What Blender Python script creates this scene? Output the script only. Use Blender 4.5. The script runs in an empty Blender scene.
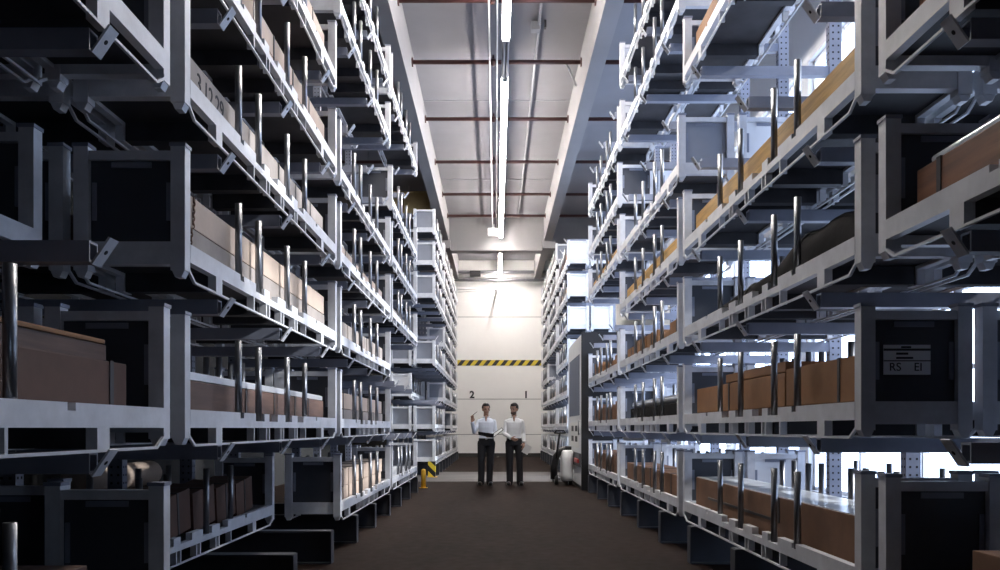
import bpy, bmesh, math, random
from mathutils import Vector, Matrix, Euler
PI = math.pi
random.seed(7)
C = bpy.context.scene.collection
SC = bpy.context.scene

# ------------------------------------------------------------------ layout (metres; camera looks along +Y)
L = 4.0                      # bay pitch
F = 800.0                    # focal length in pixels of the 1000 px wide frame
H = 1.24                     # camera height
LC = 3.82                    # cassette length
W = 0.56                     # cassette width
PITCH = 0.841                # tier pitch
XF = {'L': -1.555, 'R': 1.825}           # aisle face of each rack
Z0 = {'L': 0.302, 'R': 0.342}            # underside of lowest tier
YW = 34.4                    # end wall
ZC = 8.45                    # ceiling
BLOCK2 = 5.12                # where the far racks start (in bays)

# ------------------------------------------------------------------ materials
def mat(name, col, rough=0.5, metal=0.0, noise=0.0, scale=8.0, bump=0.0, spec=0.5, stretch=None, col2=None, coat=0.0):
    m = bpy.data.materials.new(name); m.use_nodes = True
    nt = m.node_tree; b = nt.nodes['Principled BSDF']
    b.inputs['Base Color'].default_value = (*col, 1); b.inputs['Roughness'].default_value = rough
    b.inputs['Metallic'].default_value = metal
    b.inputs['Specular IOR Level'].default_value = spec
    b.inputs['Coat Weight'].default_value = coat
    if noise or bump or col2:
        tc = nt.nodes.new('ShaderNodeTexCoord'); mp = nt.nodes.new('ShaderNodeMapping')
        nt.links.new(tc.outputs['Object'], mp.inputs['Vector'])
        if stretch: mp.inputs['Scale'].default_value = stretch
        n = nt.nodes.new('ShaderNodeTexNoise'); n.inputs['Scale'].default_value = scale
        n.inputs['Detail'].default_value = 6; n.inputs['Roughness'].default_value = 0.6
        nt.links.new(mp.outputs['Vector'], n.inputs['Vector'])
        r = nt.nodes.new('ShaderNodeValToRGB')
        c2 = col2 if col2 else tuple(c * (1 - noise) for c in col)
        r.color_ramp.elements[0].position = 0.35; r.color_ramp.elements[1].position = 0.65
        r.color_ramp.elements[0].color = (*c2, 1); r.color_ramp.elements[1].color = (*col, 1)
        nt.links.new(n.outputs['Fac'], r.inputs['Fac']); nt.links.new(r.outputs['Color'], b.inputs['Base Color'])
        if bump:
            bp = nt.nodes.new('ShaderNodeBump'); bp.inputs['Strength'].default_value = bump
            bp.inputs['Distance'].default_value = 0.02
            nt.links.new(n.outputs['Fac'], bp.inputs['Height']); nt.links.new(bp.outputs['Normal'], b.inputs['Normal'])
    return m
def emit(name, col, s):
    m = bpy.data.materials.new(name); m.use_nodes = True
    b = m.node_tree.nodes['Principled BSDF']
    b.inputs['Base Color'].default_value = (*col, 1)
    b.inputs['Emission Color'].default_value = (*col, 1); b.inputs['Emission Strength'].default_value = s
    return m
M = {}
M['steel'] = mat('grey_painted_steel', (0.72, 0.735, 0.78), 0.42, 0.0, 0.22, 5.0, 0.0)
M['galv'] = mat('galvanised_steel', (0.30, 0.31, 0.33), 0.32, 0.8, 0.2, 14.0)
M['panel'] = mat('shade_dark_grey_sheet', (0.055, 0.06, 0.075), 0.5, 0.0, 0.15, 3.0)  # darker copy of the grey sheet: lack of light put into the colour
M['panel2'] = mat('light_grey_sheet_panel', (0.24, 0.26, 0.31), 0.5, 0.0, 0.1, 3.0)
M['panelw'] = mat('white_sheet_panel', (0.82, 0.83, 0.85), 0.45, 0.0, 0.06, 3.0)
M['tray'] = mat('worn_shade_dark_steel', (0.035, 0.035, 0.042), 0.6, 0.0, 0.4, 6.0)  # shade under the cassettes put into this near-black tone
M['rack'] = mat('rack_blue_grey_paint', (0.25, 0.27, 0.34), 0.42, 0.0, 0.2, 4.0)
M['base'] = mat('dark_base_paint', (0.055, 0.06, 0.075), 0.5, 0, 0.2, 4.0)
M['black'] = mat('black_plastic', (0.012, 0.012, 0.014), 0.45)
M['hole'] = mat('punched_hole', (0.01, 0.01, 0.012), 0.8)
M['card_l'] = mat('pale_cardboard', (0.52, 0.41, 0.33), 0.8, 0, 0.18, 3.0, 0.06)
M['card_g'] = mat('greyed_cardboard', (0.33, 0.29, 0.265), 0.85, 0, 0.25, 4.0, 0.08)
M['card_b'] = mat('brown_cardboard', (0.21, 0.105, 0.056), 0.75, 0, 0.3, 4.0, 0.06)
M['card_o'] = mat('orange_brown_cardboard', (0.30, 0.14, 0.052), 0.7, 0, 0.3, 3.0, 0.06)
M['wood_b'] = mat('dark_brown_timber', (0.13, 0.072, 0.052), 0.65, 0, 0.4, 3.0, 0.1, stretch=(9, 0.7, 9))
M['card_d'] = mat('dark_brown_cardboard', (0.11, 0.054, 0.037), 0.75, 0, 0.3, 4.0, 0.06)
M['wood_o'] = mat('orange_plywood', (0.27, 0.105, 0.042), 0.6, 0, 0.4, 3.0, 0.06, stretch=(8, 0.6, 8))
M['gold'] = mat('golden_timber', (0.64, 0.38, 0.115), 0.6, 0, 0.35, 3.0, 0.08, stretch=(10, 0.8, 10))
M['strap'] = mat('dark_strap', (0.035, 0.03, 0.03), 0.5)
M['film'] = mat('white_film', (0.80, 0.82, 0.84), 0.25, 0, 0.12, 6.0, 0.2)
M['tarp'] = mat('black_tarpaulin', (0.012, 0.011, 0.012), 0.95, 0, 0.3, 6.0, 0.3, spec=0.1)
M['alu'] = mat('aluminium_profile', (0.80, 0.81, 0.83), 0.28, 0.6, 0.1, 10)
M['chain'] = mat('rusty_chain', (0.20, 0.12, 0.08), 0.5, 0.6, 0.4, 40)
M['ink'] = mat('ink', (0.03, 0.03, 0.035), 0.8)
M['paper'] = mat('white_paper', (0.82, 0.82, 0.80), 0.7)
M['label'] = mat('grey_label_paper', (0.86, 0.86, 0.90), 0.7)
M['wall'] = mat('off_white_wall', (0.86, 0.85, 0.84), 0.75, 0, 0.06, 0.6, 0.0)
M['wallr'] = mat('white_plaster', (0.80, 0.81, 0.83), 0.8, 0, 0.05, 0.8)
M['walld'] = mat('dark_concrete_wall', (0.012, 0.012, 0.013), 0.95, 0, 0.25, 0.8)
M['conc'] = mat('pale_concrete', (0.24, 0.233, 0.24), 0.85, 0, 0.12, 0.7, 0.03)
M['ceil'] = mat('painted_ceiling', (0.205, 0.20, 0.218), 0.85, 0, 0.12, 0.5, 0.03)
M['skirt'] = mat('dark_skirting', (0.03, 0.028, 0.026), 0.6)
M['redpipe'] = mat('dark_red_pipe', (0.06, 0.022, 0.02), 0.45)
M['conduit'] = mat('white_conduit', (0.72, 0.72, 0.72), 0.4)
M['gconduit'] = mat('grey_conduit', (0.22, 0.22, 0.24), 0.5)
M['tan'] = mat('tan_beam_tone', (0.55, 0.38, 0.16), 0.5, 0, 0.2, 2.0)
M['yellow'] = mat('safety_yellow', (0.70, 0.40, 0.03), 0.5, 0, 0.2, 8.0)
M['white'] = mat('white_enamel', (0.82, 0.84, 0.86), 0.35, 0, 0.05, 3)
M['bluegrey'] = mat('blue_grey_glass_panel', (0.10, 0.13, 0.20), 0.5, 0, 0.1, 2)
M['red'] = mat('red_plastic', (0.5, 0.04, 0.03), 0.4)
M['rubber'] = mat('rubber', (0.02, 0.02, 0.02), 0.7)
M['skin'] = mat('skin', (0.42, 0.245, 0.175), 0.55, 0, 0.12, 20)
M['shirt'] = mat('pale_blue_shirt', (0.72, 0.76, 0.84), 0.8, 0, 0.06, 12, 0.1)
M['shirt2'] = mat('white_shirt', (0.82, 0.82, 0.82), 0.8, 0, 0.06, 12, 0.1)
M['trousers'] = mat('black_trousers', (0.016, 0.016, 0.02), 0.75, 0, 0.2, 16)
M['hair'] = mat('dark_hair', (0.02, 0.014, 0.012), 0.5, 0, 0.3, 60)
M['beard'] = mat('dark_stubble', (0.10, 0.06, 0.045), 0.7, 0, 0.3, 60)
M['shoe'] = mat('black_leather', (0.012, 0.012, 0.012), 0.3)
M['eye'] = mat('eye', (0.05, 0.04, 0.04), 0.2)
M['lip'] = mat('lips', (0.30, 0.13, 0.11), 0.5)
M['lamp'] = emit('fluorescent_tube', (1.0, 0.93, 0.87), 200.0)

def stripes(name, scale, ang):
    m = bpy.data.materials.new(name); m.use_nodes = True; nt = m.node_tree; b = nt.nodes['Principled BSDF']
    tc = nt.nodes.new('ShaderNodeTexCoord'); sp = nt.nodes.new('ShaderNodeSeparateXYZ')
    nt.links.new(tc.outputs['Object'], sp.inputs[0])
    a = nt.nodes.new('ShaderNodeMath'); a.operation = 'MULTIPLY_ADD'; a.inputs[1].default_value = ang
    nt.links.new(sp.outputs['Z'], a.inputs[0]); nt.links.new(sp.outputs['X'], a.inputs[2])
    f = nt.nodes.new('ShaderNodeMath'); f.operation = 'MULTIPLY'; f.inputs[1].default_value = scale
    nt.links.new(a.outputs[0], f.inputs[0])
    fr = nt.nodes.new('ShaderNodeMath'); fr.operation = 'FRACT'; nt.links.new(f.outputs[0], fr.inputs[0])
    gt = nt.nodes.new('ShaderNodeMath'); gt.operation = 'GREATER_THAN'; gt.inputs[1].default_value = 0.5
    nt.links.new(fr.outputs[0], gt.inputs[0])
    mx = nt.nodes.new('ShaderNodeMix'); mx.data_type = 'RGBA'
    mx.inputs[6].default_value = (0.012, 0.012, 0.012, 1); mx.inputs[7].default_value = (0.62, 0.47, 0.03, 1)
    nt.links.new(gt.outputs[0], mx.inputs[0]); nt.links.new(mx.outputs[2], b.inputs['Base Color'])
    b.inputs['Roughness'].default_value = 0.5
    return m
M['hazard'] = stripes('hazard_stripes', 2.7, -0.8)
M['hazard2'] = stripes('hazard_guard_stripes', 3.4, 1.0)

def floor_mat():
    m = bpy.data.materials.new('worn_brown_floor'); m.use_nodes = True; nt = m.node_tree; b = nt.nodes['Principled BSDF']
    tc = nt.nodes.new('ShaderNodeTexCoord')
    n = nt.nodes.new('ShaderNodeTexNoise'); n.inputs['Scale'].default_value = 1.1; n.inputs['Detail'].default_value = 9; n.inputs['Roughness'].default_value = 0.65
    mp = nt.nodes.new('ShaderNodeMapping'); mp.inputs['Scale'].default_value = (1.6, 0.5, 1)
    nt.links.new(tc.outputs['Object'], mp.inputs['Vector']); nt.links.new(mp.outputs['Vector'], n.inputs['Vector'])
    r = nt.nodes.new('ShaderNodeValToRGB'); e = r.color_ramp.elements
    e[0].position = 0.3; e[1].position = 0.72
    e[0].color = (0.0065, 0.0032, 0.0021, 1); e[1].color = (0.018, 0.0095, 0.0066, 1)
    nt.links.new(n.outputs['Fac'], r.inputs['Fac']); nt.links.new(r.outputs['Color'], b.inputs['Base Color'])
    n2 = nt.nodes.new('ShaderNodeTexNoise'); n2.inputs['Scale'].default_value = 9; n2.inputs['Detail'].default_value = 6
    nt.links.new(tc.outputs['Object'], n2.inputs['Vector'])
    mr = nt.nodes.new('ShaderNodeMapRange'); mr.inputs['To Min'].default_value = 0.72; mr.inputs['To Max'].default_value = 0.95
    nt.links.new(n2.outputs['Fac'], mr.inputs['Value']); nt.links.new(mr.outputs['Result'], b.inputs['Roughness'])
    b.inputs['Specular IOR Level'].default_value = 0.09
    return m
M['floor'] = floor_mat()

M['daylight_band'] = mat('daylight_band_grey', (0.060, 0.054, 0.053), 0.65, 0, 0.55, 1.4, 0.0, stretch=(0.5, 1.6, 1))  # daylight falling across the cross aisle, put into the floor colour
def glass_mat(name, tint):
    m = bpy.data.materials.new(name); m.use_nodes = True; nt = m.node_tree; nt.nodes.clear()
    o = nt.nodes.new('ShaderNodeOutputMaterial'); t = nt.nodes.new('ShaderNodeBsdfTransparent'); g = nt.nodes.new('ShaderNodeBsdfGlossy')
    t.inputs['Color'].default_value = (*tint, 1); g.inputs['Roughness'].default_value = 0.02
    mx = nt.nodes.new('ShaderNodeMixShader'); mx.inputs[0].default_value = 0.06
    nt.links.new(t.outputs[0], mx.inputs[1]); nt.links.new(g.outputs[0], mx.inputs[2]); nt.links.new(mx.outputs[0], o.inputs['Surface'])
    return m
M['glass'] = glass_mat('clear_window_glass', (0.90, 0.94, 0.97)); M['glass_d'] = glass_mat('tinted_window_glass', (0.90, 0.92, 0.95))  # second tint set to trim daylight through the middle panes

# ------------------------------------------------------------------ mesh building
class MB:
    def __init__(self): self.v = []; self.f = []; self.mi = []; self.cur = 0; self.smooth = []
    def add(self, vs, fs, smooth=False):
        b = len(self.v); self.v += [tuple(p) for p in vs]
        for f in fs: self.f.append([b + i for i in f]); self.mi.append(self.cur); self.smooth.append(smooth)
    def box(self, x0, x1, y0, y1, z0, z1):
        if x0 > x1: x0, x1 = x1, x0
        self.add([(x0,y0,z0),(x1,y0,z0),(x1,y1,z0),(x0,y1,z0),(x0,y0,z1),(x1,y0,z1),(x1,y1,z1),(x0,y1,z1)],
                 [(3,2,1,0),(4,5,6,7),(0,1,5,4),(1,2,6,5),(2,3,7,6),(3,0,4,7)])
        return self
    def bevbox(self, x0, x1, y0, y1, z0, z1, r):
        bm = bmesh.new(); bmesh.ops.create_cube(bm, size=1)
        for v in bm.verts: v.co = Vector(((x0+x1)/2 + v.co.x*(x1-x0), (y0+y1)/2 + v.co.y*(y1-y0), (z0+z1)/2 + v.co.z*(z1-z0)))
        bmesh.ops.bevel(bm, geom=list(bm.edges), offset=r, segments=2, affect='EDGES', profile=0.7)
        bm.verts.index_update()
        self.add([v.co for v in bm.verts], [[v.index for v in f.verts] for f in bm.faces]); bm.free(); return self
    def prism_x(self, poly, x0, x1):          # poly in (y, z), extruded along x
        n = len(poly); vs = [(x0, p[0], p[1]) for p in poly] + [(x1, p[0], p[1]) for p in poly]
        fs = [tuple(range(n))[::-1], tuple(range(n, 2*n))] + [(i, (i+1) % n, n+(i+1) % n, n+i) for i in range(n)]
        self.add(vs, fs); return self
    def prism_y(self, poly, y0, y1):          # poly in (x, z), extruded along y
        n = len(poly); vs = [(p[0], y0, p[1]) for p in poly] + [(p[0], y1, p[1]) for p in poly]
        fs = [tuple(range(n)), tuple(range(n, 2*n))[::-1]] + [(i, n+i, n+(i+1) % n, (i+1) % n) for i in range(n)]
        self.add(vs, fs); return self
    def tube(self, pts, r, seg=10, caps=True):
        pts = [Vector(p) for p in pts]; rs = r if isinstance(r, (list, tuple)) else [r]*len(pts)
        rings = []; prev = None
        for i, p in enumerate(pts):
            d = (pts[min(i+1, len(pts)-1)] - pts[max(i-1, 0)]).normalized()
            a = prev if prev is not None else (Vector((0,0,1)) if abs(d.z) < 0.9 else Vector((1,0,0)))
            u = (a - d*a.dot(d)).normalized(); w = d.cross(u); prev = u
            rings.append([p + (u*math.cos(t*2*PI/seg) + w*math.sin(t*2*PI/seg))*rs[i] for t in range(seg)])
        vs = [q for R in rings for q in R]; fs = []
        for i in range(len(pts)-1):
            for t in range(seg):
                fs.append((i*seg+t, i*seg+(t+1) % seg, (i+1)*seg+(t+1) % seg, (i+1)*seg+t))
        self.add(vs, fs, True)
        if caps:
            n = len(vs); b = len(self.v) - n
            for k in (list(range(seg))[::-1], list(range((len(pts)-1)*seg, len(pts)*seg))):
                self.f.append([b+i for i in k]); self.mi.append(self.cur); self.smooth.append(False)
        return self
    def ell(self, c, r, seg=16, rings=10, rot=None):
        vs = []; fs = []
        for i in range(rings+1):
            th = PI*i/rings
            for j in range(seg):
                ph = 2*PI*j/seg
                p = Vector((r[0]*math.sin(th)*math.cos(ph), r[1]*math.sin(th)*math.sin(ph), r[2]*math.cos(th)))
                if rot: p = rot @ p
                vs.append(Vector(c) + p)
        for i in range(rings):
            for j in range(seg):
                fs.append((i*seg+j, (i+1)*seg+j, (i+1)*seg+(j+1) % seg, i*seg+(j+1) % seg))
        self.add(vs, fs, True); return self
    def cap(self, a, b, ra, rb, seg=14):       # tapered capsule
        a = Vector(a); b = Vector(b); d = (b-a).normalized(); pts = []; rs = []
        for i in range(1, 6): t = -PI/2 + PI/2*i/5; pts.append(a + d*ra*math.sin(t)); rs.append(max(ra*math.cos(t), 1e-4))
        for i in range(0, 5): t = PI/2*i/5; pts.append(b + d*rb*math.sin(t)); rs.append(max(rb*math.cos(t), 1e-4))
        self.tube(pts, rs, seg); return self
    def loft(self, secs, seg=24):              # secs: (z, cx, cy, rx, ry)
        vs = []; fs = []
        for (z, cx, cy, rx, ry) in secs:
            for j in range(seg):
                t = 2*PI*j/seg; ct, st = math.cos(t), math.sin(t)
                e = 0.8
                vs.append((cx + rx*math.copysign(abs(ct)**e, ct), cy + ry*math.copysign(abs(st)**e, st), z))
        n = len(secs)
        for i in range(n-1):
            for j in range(seg): fs.append((i*seg+j, i*seg+(j+1) % seg, (i+1)*seg+(j+1) % seg, (i+1)*seg+j))
        fs.append(tuple(range(seg))[::-1]); fs.append(tuple(range((n-1)*seg, n*seg)))
        self.add(vs, fs, True); return self
    def mesh(self, name, mats):
        me = bpy.data.meshes.new(name); me.from_pydata(self.v, [], self.f)
        for m in (mats if isinstance(mats, (list, tuple)) else [mats]): me.materials.append(m)
        me.polygons.foreach_set('material_index', self.mi); me.polygons.foreach_set('use_smooth', self.smooth)
        me.validate(); me.update()
        bm = bmesh.new(); bm.from_mesh(me); bmesh.ops.recalc_face_normals(bm, faces=bm.faces); bm.to_mesh(me); bm.free()
        return me
    def build(self, name, mats, parent=None, loc=(0,0,0)):
        o = bpy.data.objects.new(name, self.mesh(name, mats)); C.objects.link(o); o.location = loc
        if parent: o.parent = parent
        return o

def tag(o, label=None, cat=None, group=None, kind=None):
    if label: o['label'] = label
    if cat: o['category'] = cat
    if group: o['group'] = group
    if kind: o['kind'] = kind
    return o
def thing(name, label, cat, loc=(0,0,0), rz=0.0, group=None):
    o = bpy.data.objects.new(name, None); C.objects.link(o); o.location = loc; o.rotation_euler = (0,0,rz)
    o.empty_display_size = 0.1
    return tag(o, label, cat, group)
KIDS = {}
def kids(o):
    return list(o.children)
def copy_tree(o, parent=None):
    c = o.copy(); C.objects.link(c)
    if parent: c.parent = parent
    for ch in KIDS.get(o.name) or kids(o):
        KIDS.setdefault(o.name, []) if False else None
        copy_tree(ch, c)
    return c
def freeze(o):                                  # remember the children of a prototype
    KIDS[o.name] = kids(o)
    for ch in KIDS[o.name]: freeze(ch)
def text_mesh(s, size, name, material, parent=None, loc=(0,0,0), rot=(PI/2,0,0), ext=0.001, bold=0.0):
    cu = bpy.data.curves.new('tmp', 'FONT'); cu.body = s; cu.size = size; cu.extrude = ext; cu.offset = bold; cu.align_x = 'CENTER'; cu.align_y = 'CENTER'
    t = bpy.data.objects.new('tmp', cu); C.objects.link(t)
    dg = bpy.context.evaluated_depsgraph_get(); me = bpy.data.meshes.new_from_object(t.evaluated_get(dg))
    bpy.data.objects.remove(t); me.materials.clear(); me.materials.append(material)
    o = bpy.data.objects.new(name, me); C.objects.link(o); o.location = loc; o.rotation_euler = rot
    if parent: o.parent = parent
    return o

# ------------------------------------------------------------------ room shell
def struct(name, mb, m, parent=None):
    o = mb.build(name, m, parent)
    o['kind'] = 'structure'
    return o
XL, XR, YB = -4.7, 5.0, -7.0
b = MB(); b.box(XL-0.3, XR+0.3, YB-0.3, YW+0.3, -0.2, 0.0); fl = struct('floor', b, M['floor'])
b = MB(); b.box(-4.4, XR-0.05, 18.5, 22.6, -0.01, 0.0015); b.build('painted_daylight_band', M['daylight_band'], fl)  # pale band of painted daylight on the floor
b = MB(); b.box(XL-0.3, XR+0.3, YB-0.3, YW+0.3, ZC, ZC+0.25)
ceiling = struct('ceiling', b, M['ceil'])
# long concrete beams over the racks, cross beams between them
for x0, x1 in ((-1.86, -1.60), (1.63, 1.90)):
    b = MB(); b.box(x0, x1, YB, YW, 7.58, ZC+0.05); b.build('ceiling_beam', M['conc'], ceiling)
for yc in (27.4, 3.2, -4.0):
    if yc > 20:
        b = MB(); b.box(XL, XR, yc, yc+0.5, 7.32, ZC+0.05); b.build('cross_beam', M['conc'], ceiling)
        for x0, x1 in ((-1.98, -1.55), (1.58, 2.02)):
            b = MB(); b.box(x0, x1, yc-0.35, yc, 7.32, 7.62); b.build('beam_bracket', M['conc'], ceiling)
for k, y in enumerate((6.4, 12.0, 17.6, 23.2)):      # fine joints between the ceiling slabs
    b = MB(); b.box(-1.6, 1.63, y, y+0.03, ZC-0.012, ZC+0.02); b.build('slab_joint', M['gconduit'], ceiling)
# end wall
b = MB(); b.box(XL, XR, YW, YW+0.3, 0.0, ZC); wf = struct('wall_far', b, M['wall'])
b = MB(); b.box(-2.3, 2.3, YW-0.012, YW, 3.92, 4.16); b.build('hazard_band', M['hazard'], wf)
for z in (0.95, 2.47, 6.0):
    b = MB(); b.box(-2.3, 2.3, YW-0.006, YW, z, z+0.025); b.build('panel_joint', M['gconduit'], wf)
text_mesh('2', 0.42, 'number_marking', M['ink'], wf, (-1.03, YW-0.008, 2.66), bold=0.014)
text_mesh('1', 0.42, 'number_marking', M['ink'], wf, (1.29, YW-0.008, 2.66), bold=0.014)
b = MB(); b.box(XL, XR, YW-0.03, YW, 0.0, 0.16); struct('baseboard_far', b, M['skirt'])
b = MB(); b.box(XL-0.25, XL, YB, YW, 0, ZC); struct('wall_left', b, M['walld'])
b = MB(); b.box(XL, XR, YB-0.25, YB, 0, ZC); struct('wall_back', b, M['walld'])
# window wall
WS, WH = 0.25, 7.1
WIN = [(-5.5, -3.0), (4.2, 7.5), (7.9, 12.8), (13.2, 17.0), (17.4, 21.6)]
b = MB(); t0, t1 = XR, XR+0.25
HEAD = [1.25 if k == 0 else WH for k in range(len(WIN))]  # first window is unseen, added low behind the camera for bluish fill
SILL = [WS for k in range(len(WIN))]
b.box(t0, t1, YB, YW, 0, WS); b.box(t0, t1, YB, YW, WH, ZC)
b.box(t0, t1, WIN[0][0], WIN[0][1], HEAD[0], WH)
ys = [YB] + [v for w in WIN for v in w] + [YW]
for i in range(0, len(ys), 2): b.box(t0, t1, ys[i], ys[i+1], WS, WH)
struct('wall_right', b, M['wallr'])
for k, (a, c) in enumerate(WIN):
    hd = HEAD[k]; sl = SILL[k]
    b = MB(); fw = 0.06; x0, x1 = XR+0.08, XR+0.15
    b.box(x0, x1, a, a+fw, sl, hd); b.box(x0, x1, c-fw, c, sl, hd); b.box(x0, x1, a, c, sl, sl+fw); b.box(x0, x1, a, c, hd-fw, hd)
    n = max(2, round((c-a)/1.6))
    for i in range(1, n): y = a + (c-a)*i/n; b.box(x0, x1, y-0.025, y+0.025, sl, hd)
    for z in (1.9, 3.6, 5.3) if k else (0.75,): b.box(x0, x1, a, c, z-0.025, z+0.025)
    w = struct('window_%d' % (k+1), b, M['white'])
    p = MB(); p.box(XR+0.11, XR+0.118, a+fw, c-fw, sl+fw, hd-fw); p.build('pane', M['glass' if k in (0, len(WIN)-1) else 'glass_d'], w)
    lt = bpy.data.lights.new('window_portal', 'AREA'); lt.shape = 'RECTANGLE'; lt.size = hd-sl; lt.size_y = c-a
    lt.cycles.is_portal = True
    lo = bpy.data.objects.new('window_portal', lt); C.objects.link(lo); lo.location = (XR+0.2, (a+c)/2, (sl+hd)/2); lo.rotation_euler = (0, PI/2, 0)

# ------------------------------------------------------------------ ceiling services
LX, LZ = 0.165, 7.74
segs = [(5.6, 9.8, 1), (9.9, 13.36, 1), (13.36, 14.9, 0), (14.9, 18.8, 1), (18.9, 22.8, 1), (22.9, 27.2, 1), (28.1, 34.1, 1)]
def nth(i): return ['first','second','third','fourth','fifth','sixth','seventh','eighth','ninth','tenth','eleventh','twelfth'][i]
lit = 0
for i, (a, c, on) in enumerate(segs):
    where = {1: 'strip light over the aisle just before the unlit one', 2: 'unlit grey section in the row of strip lights above the aisle',
             3: 'glowing strip light directly beyond the unlit section above the aisle', 4: 'glowing strip light second beyond the unlit section above the aisle',
             5: 'glowing strip light ending at the concrete cross beam', 6: 'glowing strip light between the cross beam and the end wall'}.get(i, 'glowing strip light high above the second bay of the aisle')
    if i == 1: where = 'glowing ' + where
    t = thing('ceiling_strip_light', where, 'ceiling light', (LX, a, LZ), 0, 'strip lights in a row over the aisle')
    q = MB(); q.box(-0.065, 0.065, 0.0, c-a, 0.03, 0.10); q.box(-0.05, 0.05, 0.0, 0.03, -0.05, 0.03); q.box(-0.05, 0.05, c-a-0.03, c-a, -0.05, 0.03)
    q.build('housing', M['gconduit'] if not on else M['conduit'], t)
    for x in (-0.033, 0.033):
        q = MB(); q.tube([(x, 0.031, -0.012), (x, c-a-0.031, -0.012)], 0.027, 10); q.build('tube', M['lamp'] if on else M['gconduit'], t)
    for y in (0.4, c-a-0.4):
        q = MB(); q.tube([(0, y, 0.10), (0, y, ZC-LZ)], 0.008, 6); q.build('hanger', M['gconduit'], t)
for x, z, nm, lab in ((-0.115, 8.02, 'ceiling_conduit', 'thin white conduit hung under the ceiling, further from the strip lights'),
                  (0.02, 8.06, 'ceiling_conduit', 'thin white conduit hung under the ceiling, right beside the strip lights')):
    q = MB(); q.tube([(x, YB+0.5, z), (x, 27.3, z)], 0.015, 8); tag(q.build(nm, M['conduit']), lab, 'conduit', 'white conduits')
t = thing('ceiling_junction_box', 'small pale junction box hanging where the conduits meet the cross beam', 'junction box', (-0.05, 26.6, 7.62))
q = MB(); q.bevbox(-0.22, 0.16, -0.1, 0.1, 0, 0.24, 0.02); q.build('box', M['conduit'], t)
q = MB(); q.tube([(-0.02, 0, 0.24), (-0.02, 0, 0.4)], 0.02, 8); q.build('stem', M['conduit'], t)
# dark pipes crossing the aisle
PY = [3.0, 5.8, 8.0, 10.4, 13.0, 15.2, 18.0, 20.9, 23.8, 26.2]
for i, y in enumerate(PY):
    t = thing('ceiling_pipe', 'dark red sprinkler pipe crossing between the ceiling beams, %s before the cross beam' % ('next' if i == 9 else nth(9-i)), 'pipe', (0, y, 8.19), 0, 'dark pipes across the ceiling')
    q = MB(); q.tube([(-1.6, 0, 0), (1.63, 0, 0)], 0.042, 10); q.build('pipe', M['redpipe'], t)
    for x in (-1.585, 1.615):
        q = MB(); q.tube([(x-0.012, 0, 0), (x+0.012, 0, 0)], 0.085, 12); q.build('wall_flange', M['redpipe'], t)
    q = MB(); q.tube([(-0.05, 0, 0.03), (-0.05, 0, 0.13)], 0.02, 8); q.ell((-0.05, 0, 0.0), (0.07, 0.07, 0.07), 10, 6); q.build('tee_fitting', M['redpipe'], t)
    for x0, x1, s in ((1.9, 4.6, 'R'), (-4.3, -1.86, 'L')):
        q = MB(); q.tube([(x0, y, 8.19), (x1, y, 8.19)], 0.042, 10)
        o = q.build('side_sprinkler_pipe', M['redpipe'])
        tag(o, 'dark red pipe above %s rack, %s from the cross beam' % ('window-side' if s == 'R' else 'shaded', nth(9-i)), 'pipe', 'dark pipes above the racks')
        for xx in ((x0*0.6+x1*0.4), (x0*0.3+x1*0.7)):
            q = MB(); q.tube([(xx, y, 8.2), (xx, y, ZC)], 0.008, 6); q.build('hanger', M['gconduit'], o)
t = thing('ceiling_cable_run', 'grey cable conduit running along the ceiling with a side branch', 'conduit', (0.76, 0, 8.36))
q = MB(); q.tube([(0, YB+1, 0), (0, 26.8, 0)], 0.025, 8); q.build('conduit', M['gconduit'], t)
q = MB(); q.tube([(0, 15.6, 0), (0.5, 15.6, 0), (0.62, 15.6, -0.03), (0.7, 15.6, -0.2), (0.80, 15.6, -0.45)], 0.022, 8); q.build('branch', M['gconduit'], t)
q = MB(); q.bevbox(-0.14, 0.02, 14.1, 14.25, -0.09, 0.06, 0.01); q.build('junction_box', M['gconduit'], t)
q = MB(); q.bevbox(0.09, 0.13, 14.1, 14.2, -0.05, 0.08, 0.008); q.build('sensor', M['black'], t)
# ducts on the end wall
t = thing('wall_mounted_pipes', 'bundle of dark pipes running along the end wall under the ceiling', 'pipes', (0, YW-0.5, 7.55))
for k, (y, z, r, m) in enumerate(((0.0, 0.30, 0.07, 'gconduit'), (0.1, 0.10, 0.06, 'conduit'), (-0.05, -0.06, 0.05, 'gconduit'))):
    q = MB(); q.tube([(-2.4, y, z), (2.4, y, z)], r, 10); q.build('pipe', M[m], t)
q = MB(); q.bevbox(-1.1, -0.65, -0.14, -0.09, 0.08, 0.34, 0.01); q.build('valve_box', M['black'], t)
q = MB()
for x in (-2.2, 2.2): q.box(x-0.04, x+0.04, -0.1, 0.5, -0.16, -0.12)
for x in (-2.2, 2.2):
    q = MB(); q.box(x-0.04, x+0.04, -0.1, 0.499, -0.16, -0.12); q.build('bracket', M['gconduit'], t)
t = thing('wall_bracket_arm', 'thin horizontal bracket arm with braces standing off the white end wall', 'bracket', (0.0, YW-1.2, 7.02))
q = MB(); q.tube([(-2.6, 0, 0), (0.0, 0, 0)], 0.035, 8); q.build('arm', M['conduit'], t)
q = MB(); q.tube([(-2.6, 0.15, -0.18), (0.0, 0.0, -0.02)], 0.02, 8); q.build('brace', M['conduit'], t)
q = MB(); q.tube([(0, 0, 0.02), (0, 1.199, 0.02)], 0.03, 8); q.build('standoff', M['conduit'], t)
t = thing('tan_beam_standin', 'added tan girder standing for the cross beam above the shaded rack', 'girder', (-3.3, 23.6, 7.55))  # girder added in place of the tan stretch of cross beam
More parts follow.
